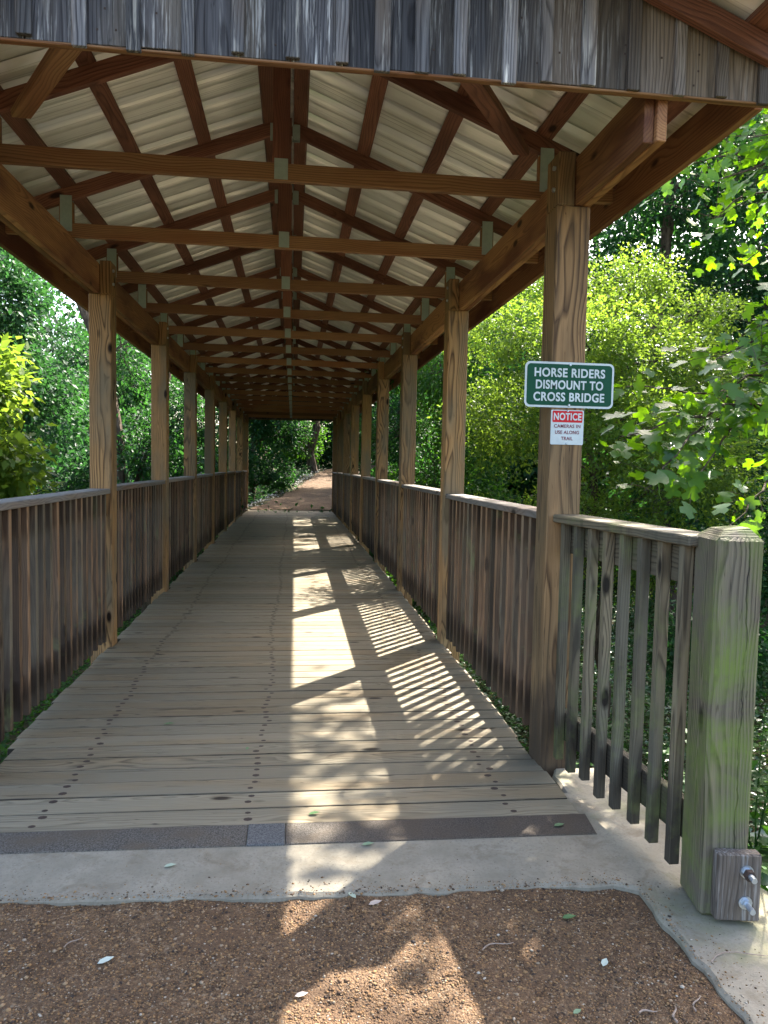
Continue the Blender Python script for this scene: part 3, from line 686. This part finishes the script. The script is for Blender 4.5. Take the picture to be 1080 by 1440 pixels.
def sprays(blobs, n_spray, m, spread=.10, droop=.25, shell=.55):
    """leaf positions in twig sprays through a set of ellipsoidal masses"""
    W = np.array([b[1][0] * b[1][1] * b[1][2] for b in blobs]) ** .7; W /= W.sum()
    which = rng.choice(len(blobs), n_spray, p=W)
    c = np.array([b[0] for b in blobs])[which]; r = np.array([b[1] for b in blobs])[which]
    u = unit(n_spray); u[:, 2] = u[:, 2] * .9 + .12; rad = rng.uniform(shell, 1.08, (n_spray, 1)) * (1 + .22 * np.sin(5 * u[:, :1] + 3 * u[:, 1:2] + which[:, None]))
    e = c + u * r * rad; s0 = c + (e - c) * .55; ln = np.linalg.norm(e - s0, axis=1, keepdims=True)
    t = rng.uniform(.15, 1.0, (n_spray, m, 1))
    P = s0[:, None] + (e - s0)[:, None] * t; P[..., 2] -= (droop * t[..., 0] ** 2 * ln)
    P += rng.normal(0, spread, P.shape) * (1.15 - .6 * t)
    D = u[:, None] * .8 + rng.normal(0, .6, P.shape); D[..., 2] -= .35
    rn = np.clip(.5 * rng.uniform(0, 1, (n_spray, 1)) + .5 * rng.uniform(0, 1, (n_spray, m)), 0, 1)
    P = P.reshape(-1, 3); D = D.reshape(-1, 3); N = np.array([0, 0, 1.]) + rng.normal(0, .55, P.shape)
    return P, D, N, rn.ravel()
def limb(mb, a, b, r0, r1, k=5, sag=.0, jit=.04, n=6):
    a = np.array(a, float); b = np.array(b, float); L = np.linalg.norm(b - a); pts = []
    for i in range(k + 1):
        t = i / k; q = a + (b - a) * t; q[2] += sag * math.sin(math.pi * t) * L
        if 0 < i < k: q = q + rng.normal(0, jit * L, 3) * .5
        pts.append(q)
    mb.tube(pts, [r0 + (r1 - r0) * i / k for i in range(k + 1)], n)
    return pts
def tree(name, base, top, r0, blobs, n_spray, m, size, mat, label, cat='tree', group=None, spread=.12, droop=.25, shell=.5, twigs=40, zfun=True):
    base = list(base)
    if zfun: base[2] = float(terrain(base[0], base[1])) - .1
    t = thing(name, base, label, cat, group)
    mb = MB(); tp = limb(mb, base, top, r0, r0 * .35, 7, 0, .03, 9)
    for c, r in blobs:
        i = int(np.argmin([abs(p[2] - (c[2] - r[2] * .6)) + .3 * np.linalg.norm(p[:2] - np.array(c[:2])) for p in tp]))
        if np.linalg.norm(tp[i] - np.array(c)) > .15: 
            lp = limb(mb, tp[i], c, r0 * .35, r0 * .12, 5, .05)
            for j in range(max(3, twigs // len(blobs))):
                q = lp[random.randint(2, 5)]; e = np.array(c) + unit(1)[0] * np.array(r) * rng.uniform(.6, .95); limb(mb, q, e, r0 * .10, r0 * .03, 4, 0, .05, 4)
    mb.build('trunk', 'bark', t, loc=base)
    P, D, N, rn = sprays(blobs, n_spray, m, spread, droop, shell)
    leaves('crown', P, D, N, size * rng.uniform(.65, 1.25, len(P)), mat, t, rnd=rn, loc=base)
    return t
def B(*a): return [((x, y, z), (rx, ry, rz)) for x, y, z, rx, ry, rz in a]

# --- right side
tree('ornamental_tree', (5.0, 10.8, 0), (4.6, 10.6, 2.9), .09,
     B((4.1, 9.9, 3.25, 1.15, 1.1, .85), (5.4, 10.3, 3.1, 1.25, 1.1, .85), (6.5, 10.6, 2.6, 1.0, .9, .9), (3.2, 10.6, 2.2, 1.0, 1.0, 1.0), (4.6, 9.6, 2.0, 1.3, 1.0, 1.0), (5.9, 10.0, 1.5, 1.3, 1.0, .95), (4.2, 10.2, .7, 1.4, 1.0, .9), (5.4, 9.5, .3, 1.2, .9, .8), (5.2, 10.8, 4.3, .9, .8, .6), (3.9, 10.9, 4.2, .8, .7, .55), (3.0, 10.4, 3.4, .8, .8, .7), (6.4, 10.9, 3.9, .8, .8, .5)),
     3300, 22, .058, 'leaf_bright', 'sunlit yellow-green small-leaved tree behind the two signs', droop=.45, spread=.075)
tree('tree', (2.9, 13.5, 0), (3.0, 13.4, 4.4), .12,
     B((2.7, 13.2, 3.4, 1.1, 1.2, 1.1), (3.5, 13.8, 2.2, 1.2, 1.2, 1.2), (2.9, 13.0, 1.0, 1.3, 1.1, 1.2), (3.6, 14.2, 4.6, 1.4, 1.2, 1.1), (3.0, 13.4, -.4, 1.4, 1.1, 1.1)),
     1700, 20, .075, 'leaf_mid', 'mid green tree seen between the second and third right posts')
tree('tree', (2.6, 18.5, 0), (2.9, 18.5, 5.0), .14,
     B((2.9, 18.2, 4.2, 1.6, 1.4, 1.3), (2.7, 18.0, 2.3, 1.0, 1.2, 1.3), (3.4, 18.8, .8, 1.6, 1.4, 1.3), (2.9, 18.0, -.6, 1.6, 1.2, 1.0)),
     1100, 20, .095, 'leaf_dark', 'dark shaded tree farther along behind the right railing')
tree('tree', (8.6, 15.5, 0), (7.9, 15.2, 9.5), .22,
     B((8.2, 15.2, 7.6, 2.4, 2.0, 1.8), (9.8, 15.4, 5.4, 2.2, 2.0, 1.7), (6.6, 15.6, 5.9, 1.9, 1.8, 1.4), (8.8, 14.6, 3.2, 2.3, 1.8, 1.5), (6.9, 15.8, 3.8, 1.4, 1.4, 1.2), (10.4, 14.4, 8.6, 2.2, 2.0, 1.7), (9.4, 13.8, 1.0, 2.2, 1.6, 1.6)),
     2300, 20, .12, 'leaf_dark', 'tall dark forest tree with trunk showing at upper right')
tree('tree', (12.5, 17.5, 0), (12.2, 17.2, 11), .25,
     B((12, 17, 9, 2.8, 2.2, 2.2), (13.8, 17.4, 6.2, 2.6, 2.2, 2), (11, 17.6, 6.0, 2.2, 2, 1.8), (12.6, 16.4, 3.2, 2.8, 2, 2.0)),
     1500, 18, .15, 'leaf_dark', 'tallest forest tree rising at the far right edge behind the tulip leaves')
tree('shrub', (6.9, 8.3, 0), (6.8, 8.2, 1.2), .05,
     B((6.9, 8.2, 1.1, 1.1, .9, .8), (5.9, 8.6, .2, 1.1, .8, .8), (7.9, 8.6, .4, 1.1, .9, .9), (4.9, 7.6, -.5, 1.1, .8, .6)),
     1000, 20, .075, 'leaf_dark', 'dark leafy shrub above the wing railing left of the mossy post', 'shrub')

# tulip tree: near limbs with big lobed leaves
tl = thing('tulip_tree', (5.6, 5.2, float(terrain(5.6, 5.2)) - .1), 'near tulip tree branches with large lobed leaves reaching in from the right', 'tree')
mb = MB(); TP = []; LR = []
trunk = limb(mb, (5.6, 5.2, float(terrain(5.6, 5.2)) - .1), (5.3, 5.4, 7.5), .17, .06, 8, 0, .015, 10)
def twig_leaves(p0, p1, nl, r0=.012, spread=.10, sag=.04):
    pts = limb(mb, p0, p1, r0, .003, 8, sag, .03, 6); L = np.linalg.norm(np.array(p1) - np.array(p0))
    for i in range(nl):
        t = rng.uniform(.12, 1.0); j = min(7, int(t * 8)); q = pts[j] + (pts[j + 1] - pts[j]) * (t * 8 - j)
        off = rng.normal(0, 1, 3) * spread; off[2] = off[2] * .6 - .02
        e = q + off; TP.append(e); LR.append(np.array(p1) - np.array(p0))
        if i % 3 == 0: mb.tube([q, (q + e) / 2 + np.array([0, 0, .01]), e], [.0025, .002, .0015], 3, False)
# lower bough across the picture
twig_leaves((3.6, 4.6, 1.98), (1.92, 3.95, 1.66), 120, .02, .12)
twig_leaves((2.7, 4.25, 1.80), (2.02, 3.85, 1.36), 46, .009, .09)
twig_leaves((2.9, 4.3, 1.85), (2.35, 4.0, 1.32), 30, .009, .09)
twig_leaves((3.0, 4.4, 1.9), (2.1, 4.3, 1.98), 40, .009, .08)
twig_leaves((3.6, 4.6, 1.6), (2.7, 4.1, 1.15), 30, .012, .12)
# bough at the right edge, darker cluster
for a, b, k_ in (((3.7, 4.5, 2.35), (2.50, 4.0, 2.12), 100), ((3.6, 4.5, 2.2), (2.6, 4.1, 1.95), 90), ((3.7, 4.6, 2.55), (2.75, 4.0, 2.32), 110), ((3.5, 4.4, 2.1), (2.75, 4.0, 1.78), 80), ((3.6, 4.3, 2.3), (2.62, 3.8, 2.05), 90)):
    twig_leaves(a, b, k_, .016, .14)
# upper crown bough
for a, b, k_ in (((4.6, 5.6, 4.3), (2.95, 5.2, 3.72), 120), ((4.6, 5.6, 4.6), (3.1, 5.2, 4.05), 120), ((4.7, 5.6, 4.1), (3.2, 5.3, 3.35), 90), ((4.7, 5.5, 3.9), (3.45, 5.3, 3.05), 60), ((4.5, 5.4, 4.8), (3.3, 5.4, 4.45), 120), ((4.5, 5.3, 4.0), (2.95, 5.0, 3.5), 120), ((4.5, 5.3, 4.3), (3.2, 4.9, 3.8), 120)):
    twig_leaves(a, b, k_, .02, .17)
limb(mb, trunk[3], (3.6, 4.6, 1.98), .05, .022, 5, .05); limb(mb, trunk[3], (3.7, 4.5, 2.35), .05, .02, 5, .05); limb(mb, trunk[5], (4.6, 5.6, 4.3), .06, .03, 5, .05)
# high crown that throws the dapple on deck and gravel
def canopy(n, gx, gy, h, k_, thin=1.):
    for i in range(n):
        hh = rng.uniform(*h); c0 = np.array([rng.uniform(*gx) + .62 * hh, rng.uniform(*gy) + .66 * hh, hh]); d0 = unit(1)[0] * np.array([.6, .6, .22])
        twig_leaves(c0 - d0 / 2, c0 + d0 / 2, k_, .010, .15)
canopy(110, (1.0, 2.7), (.7, 1.95), (4.6, 8.0), 34); canopy(12, (.95, 1.3), (1.9, 2.3), (5, 8.0), 20); canopy(14, (.78, 1.0), (1.2, 2.3), (5.4, 7.5), 12)
canopy(14, (-.2, .8), (2.45, 2.8), (5.4, 8.0), 20)
canopy(27, (-.1, .9), (2.8, 4.2), (5.6, 8.0), 24); canopy(14, (.9, 1.15), (3.0, 3.9), (5.4, 8.0), 20)
canopy(3, (-.1, .8), (4.2, 5.0), (5.6, 8.0), 12)
for q in range(5): limb(mb, trunk[5 + q % 3], (rng.uniform(3.6, 6), rng.uniform(5, 8), rng.uniform(5.5, 7.5)), .05, .015, 6, .05)
mb.build('trunk', 'bark', tl)
TP = np.array(TP); LR = np.array(LR); D = LR / np.linalg.norm(LR, axis=1, keepdims=True) * .6 + rng.normal(0, .55, TP.shape); D[:, 2] -= .35
leaves('leaves', TP, D, np.array([-.1, -.35, 1.]) + rng.normal(0, .5, TP.shape), np.clip(rng.normal(.085, .03, len(TP)), .03, .14), 'leaf_tulip', tl, TU)

# --- left side
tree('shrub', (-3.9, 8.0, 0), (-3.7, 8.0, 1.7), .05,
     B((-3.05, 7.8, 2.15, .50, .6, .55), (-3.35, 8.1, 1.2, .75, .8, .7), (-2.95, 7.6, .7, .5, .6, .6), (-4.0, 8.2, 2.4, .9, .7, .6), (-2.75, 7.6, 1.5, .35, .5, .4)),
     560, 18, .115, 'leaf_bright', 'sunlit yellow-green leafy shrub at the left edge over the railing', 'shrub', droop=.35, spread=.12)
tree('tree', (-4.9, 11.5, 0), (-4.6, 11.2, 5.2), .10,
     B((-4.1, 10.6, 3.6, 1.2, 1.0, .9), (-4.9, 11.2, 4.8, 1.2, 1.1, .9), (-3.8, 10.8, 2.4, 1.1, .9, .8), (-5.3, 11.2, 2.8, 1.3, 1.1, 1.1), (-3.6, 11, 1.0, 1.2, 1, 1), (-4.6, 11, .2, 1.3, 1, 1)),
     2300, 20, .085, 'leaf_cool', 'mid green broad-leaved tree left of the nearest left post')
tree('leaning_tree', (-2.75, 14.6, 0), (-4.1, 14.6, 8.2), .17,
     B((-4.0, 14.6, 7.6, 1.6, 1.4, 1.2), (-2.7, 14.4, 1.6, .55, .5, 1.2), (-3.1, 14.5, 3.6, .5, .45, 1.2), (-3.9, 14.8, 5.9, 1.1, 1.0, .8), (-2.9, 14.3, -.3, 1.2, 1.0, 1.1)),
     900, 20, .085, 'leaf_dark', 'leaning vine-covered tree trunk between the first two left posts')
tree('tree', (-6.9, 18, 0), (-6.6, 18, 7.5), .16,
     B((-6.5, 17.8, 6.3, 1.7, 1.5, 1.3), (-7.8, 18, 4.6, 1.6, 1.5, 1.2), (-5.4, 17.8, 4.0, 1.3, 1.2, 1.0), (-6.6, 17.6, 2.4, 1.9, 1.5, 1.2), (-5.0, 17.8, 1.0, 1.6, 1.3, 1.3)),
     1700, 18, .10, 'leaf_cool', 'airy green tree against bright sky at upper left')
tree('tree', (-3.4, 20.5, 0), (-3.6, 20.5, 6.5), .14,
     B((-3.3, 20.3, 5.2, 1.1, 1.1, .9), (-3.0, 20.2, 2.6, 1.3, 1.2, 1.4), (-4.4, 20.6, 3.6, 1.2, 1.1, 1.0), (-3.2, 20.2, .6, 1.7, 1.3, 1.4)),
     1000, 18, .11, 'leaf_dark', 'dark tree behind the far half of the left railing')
# --- beyond the far end
tree('tree', (-1.6, 29, 0), (-1.4, 29, 6), .16,
     B((-1.6, 28.4, 3.6, 1.9, 1.5, 1.4), (-.4, 28.8, 2.9, 1.4, 1.4, 1.2), (-2.2, 28, 1.3, 1.6, 1.2, 1.3), (-.6, 28.6, 1.0, .9, 1, .9), (-.4, 29, 5.0, 1.8, 1.5, 1.3)),
     1400, 18, .13, 'leaf_dark', 'dark leafy tree left of the path seen through the far opening')
tree('tree', (1.1, 37, 0), (1.3, 37, 9), .26,
     B((1.2, 36.5, 6.6, 2.2, 2, 1.8), (.1, 36.5, 4.6, 1.6, 1.5, 1.2), (2.6, 36.4, 5.0, 1.7, 1.6, 1.2), (-1.0, 36.2, 2.9, 1.8, 1.5, 1.4), (.6, 37.4, 2.6, 1.2, 1.2, 1.2)),
     1300, 18, .15, 'leaf_mid', 'tree with thick dark trunk in the middle of the far opening')
tree('tree', (3.9, 31, 0), (3.8, 31, 7), .2,
     B((3.6, 30.6, 4.6, 1.8, 1.6, 1.3), (4.4, 30.5, 2.9, 1.5, 1.4, 1.2), (5.4, 30.6, 2.0, 1.5, 1.4, 1.2)),
     900, 18, .14, 'leaf_dark', 'dark tree on the bank right of the far path')

tree('tree', (6.4, 27.5, 0), (5.6, 27.5, 9), .22,
     B((4.2, 27, 8.2, 2.2, 2, 1.5), (6.0, 28, 9.4, 2.4, 2.2, 1.6), (7.8, 27, 7.2, 2.2, 2, 1.5), (5.2, 30, 8.0, 2.2, 2, 1.5), (7, 25.5, 5.0, 1.6, 1.5, 1.3)),
     1500, 18, .15, 'leaf_dark', 'added tree overhanging and shading the far path from its right bank')  # added for its high crown, which casts shade on the far path
tree('shrub', (2.6, 41.5, 0), (2.6, 41.5, 3.4), .08,
     B((1.6, 41, 2.2, 1.5, 1.2, 1.1), (3.2, 41.2, 2.4, 1.6, 1.2, 1.2), (2.4, 41, 3.7, 1.5, 1.2, 1.0), (.4, 41.5, 2.0, 1.3, 1.1, 1.2)),
     900, 18, .14, 'leaf_dark', 'dense dark shrub closing off the bend of the far path', 'shrub')
# background woods as one mass
bl = []
for i in range(190):
    a = rng.uniform(-75, 80); dist = rng.uniform(24, 50)
    if -10 < a < 14: dist = rng.uniform(44, 60)
    x = math.sin(R(a)) * dist; y = math.cos(R(a)) * dist
    hi = 16 if a > 14 else (11 if a > -9 else 9.0)
    for q in range(2):
        z = float(terrain(x, y)) + rng.uniform(.4, hi) * (1 if a > -9 else rng.uniform(.5, 1)); r_ = rng.uniform(1.6, 3.2); bl.append(((x, y, z), (r_, r_, r_ * .75)))
for i in range(70):
    a = rng.uniform(-16, 20); dist = rng.uniform(42, 52); x = math.sin(R(a)) * dist; y = math.cos(R(a)) * dist
    bl.append(((x, y, float(terrain(x, y)) + rng.uniform(0, 9)), (2.6, 2.2, 1.9)))
for i in range(60):
    a = rng.uniform(-50, -8); dist = rng.uniform(21, 30); x = math.sin(R(a)) * dist; y = math.cos(R(a)) * dist
    bl.append(((x, y, float(terrain(x, y)) + rng.uniform(0, 3.6)), (1.8, 1.8, 1.4)))
for i in range(70):
    a = rng.uniform(5, 50); dist = rng.uniform(20, 30); x = max(math.sin(R(a)) * dist, 6.0 if a > 14 else 3.0); y = math.cos(R(a)) * dist
    if y > 23 and x < 8: x += 4
    bl.append(((x, y, float(terrain(x, y)) + rng.uniform(0, 5)), (1.8, 1.8, 1.5)))
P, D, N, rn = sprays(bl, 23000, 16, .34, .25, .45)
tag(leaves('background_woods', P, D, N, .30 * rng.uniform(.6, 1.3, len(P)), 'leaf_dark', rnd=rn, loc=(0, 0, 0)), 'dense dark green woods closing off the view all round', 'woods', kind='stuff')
# understorey on the slopes
def cover(name, n, xr, yr, hmax, size, mat, label, reject, up=.9):
    x = rng.uniform(*xr, n); y = rng.uniform(*yr, n); k_ = ~reject(x, y); x, y = x[k_], y[k_]
    cl = (wob(x * 1.7, y * 1.7) + 1.1) / 2
    z = terrain(x, y) + rng.uniform(.02, 1, len(x)) ** 1.6 * hmax * (.35 + cl)
    P = np.stack([x, y, z], 1); D = rng.normal(0, 1, P.shape); D[:, 2] *= .3; N = np.array([0, 0, up]) + rng.normal(0, .45, P.shape)
    return tag(leaves(name, P, D, N, size * rng.uniform(.6, 1.3, len(P)), mat, rnd=np.clip(cl * .6 + rng.uniform(0, .4, len(P)), 0, 1), loc=(0, 0, 0)), label, 'undergrowth', kind='stuff')
def on_path(x, y): return ((y < 3.6) & (x > -3.0) & (x < 1.86)) | ((y > 22.9) & (x > path_left(y) - .25) & (x < path_left(y) + 3.1))
cover('ground_cover', 70000, (1.5, 9.5), (1.0, 20), .40, .085, 'leaf_ivy', 'ivy and low plants covering the bank right of the bridge', on_path)
cover('ground_cover', 50000, (-9, -1.2), (2.5, 22), .45, .09, 'leaf_mid', 'green undergrowth in the hollow left of the bridge', on_path)
cover('ground_cover', 24000, (-1.6, 1.6), (3.7, 21), .30, .07, 'leaf_mid', 'low plants growing beneath the bridge deck', on_path)
cover('ground_cover', 30000, (-9, 9), (22, 45), .55, .12, 'leaf_dark', 'low dark plants along both sides of the far path', on_path)

# weeds close beside the end post
def weed(loc, h, nl, label, sz=.06):
    z0 = float(terrain(loc[0], loc[1])) - .02; t = thing('weed', (loc[0], loc[1], z0), label, 'weed', 'leafy weeds beside the end post'); mb = MB(); P = []; D = []
    for j in range(7):
        e = np.array([loc[0] + rng.normal(0, .13), loc[1] + rng.normal(0, .13), z0 + h * rng.uniform(.6, 1)]); pts = limb(mb, (loc[0] + rng.normal(0, .03), loc[1] + rng.normal(0, .03), z0), e, .005, .002, 5, 0, .03, 4)
        for i in range(nl):
            tt = rng.uniform(.2, 1); q = pts[int(tt * 5)] if tt < 1 else pts[-1]; dd = unit(1)[0]; dd[2] = dd[2] * .3 + .1; P.append(q + dd * .02); D.append(dd)
    mb.build('stem', 'leaf_mid', t); P = np.array(P); D = np.array(D)
    leaves('leaves', P, D, np.array([0, -.2, 1.]) + rng.normal(0, .3, P.shape), sz * rng.uniform(.7, 1.5, len(P)), 'leaf_mid', t)
weed((2.02, 2.75), 1.25, 26, 'tall leafy weed rising right behind the mossy end post'); weed((1.98, 2.25), .75, 24, 'low leafy weed at the foot of the mossy end post', .07)
weed((2.1, 3.5), 1.0, 22, 'leafy weed seen through the gap beside the last baluster'); 

# ------------------------------------------------------------------ litter
LS = (np.array([(0, 0, 0), (.25, .22, .04), (.6, .24, .05), (1, 0, 0), (.6, -.24, .05), (.25, -.22, .04), (.45, 0, 0)]), np.array([(6, (i + 1) % 6, i) for i in range(6)]))
def fallen(x, y, z, size, ang, mat, rn, label):
    o = leaves('fallen_leaf', np.array([[0, 0, .003]]), np.array([[math.cos(ang), math.sin(ang), .06]]), np.array([[.05, .05, 1.]]), size, mat, None, LS, np.array([rn]), loc=(0, 0, 0))
    o.location = (x, y, z); tag(o, label, 'leaf', 'fallen leaves on deck and path')
gz = lambda x, y: float(grav_z(x, y)) + .005
for x, y, z, s_, a, mt, r_, lb in [
    (-.48, 2.16, None, .050, .5, 'leaf_fallen', 1, 'pale green leaf lying alone on the left of the gravel'),
    (.31, 2.405, None, .042, 2.2, 'leaf_fallen', .75, 'pale green leaf on gravel just below the concrete sill'),
    (.35, 2.365, None, .05, .3, 'leaf_pale', .8, 'pale dry leaf next to the green one by the sill'),
    (.10, 1.965, None, .04, .2, 'leaf_pale', .9, 'dry tan leaf in the sunlit gravel patch'),
    (1.02, 2.0, None, .04, .9, 'leaf_fallen', .9, 'pale green leaf on gravel in front of the mossy end post'),
    (.98, 2.23, None, .05, .1, 'leaf_fallen', 0, 'dark green leaf on the gravel near the curb corner'),
    (.86, 1.83, None, .03, .4, 'leaf_fallen', .3, 'tiny green leaf at the bottom of the gravel'),
    (-.37, 2.64, -.004, .045, .2, 'leaf_fallen', .7, 'pale green leaf on the left of the concrete sill'),
    (.36, 2.73, -.004, .05, .1, 'leaf_fallen', .4, 'green leaf on the concrete sill against the black strip'),
    (1.16, 2.80, .001, .05, .2, 'leaf_fallen', .1, 'green leaf on the sunlit right end of the black strip'),
    (-.14, 3.70, cm(3.7) + .002, .035, 1.4, 'leaf_fallen', .1, 'small green leaf on the deck beside the centre nail line'),
    (-.62, 4.10, cm(4.1) + .002, .06, 0, 'leaf_fallen', .0, 'dark green leaf on deck near the left nail line'),
    (.16, 2.985, .002, .05, .2, 'leaf_fallen', .0, 'dark leaf on the first deck plank in the dappled light')]:
    fallen(x, y, gz(x, y) if z is None else z, s_, a, mt, r_, lb)
def twig(x, y, L, ang, r_, label):
    m_ = MB(); pts = [(x + math.cos(ang) * L * (t - .5) + .012 * L / .1 * math.sin(t * 5) * -math.sin(ang), y + math.sin(ang) * L * (t - .5) + .012 * L / .1 * math.sin(t * 5) * math.cos(ang), gz(x, y) + .003 if x < 1.3 else .0) for t in np.linspace(0, 1, 7)]
    m_.tube(pts, [r_, r_ * .9, r_, r_ * .85, r_ * .8, r_ * .6, r_ * .4], 6); tag(m_.build('twig', 'twig_bark'), label, 'twig', 'twigs on the gravel and curb')
twig(.73, 2.13, .11, .35, .0022, 'pale twig lying on gravel right of the sunlit patch')
twig(-.58, 2.27, .06, .9, .002, 'short twig on the left of the gravel above the pale leaf')
twig(1.14, 1.80, .06, 1.25, .0035, 'upright pointing twig in the lower right gravel')
twig(1.07, 1.82, .05, .1, .003, 'stubby pale twig beside the upright pointing twig')
twig(1.22, 1.83, .07, 1.0, .0025, 'dark thin twig nearest the curb')
twig(1.45, 1.98, .22, .18, .0018, 'long thin twig lying on the concrete curb below the bolt block')
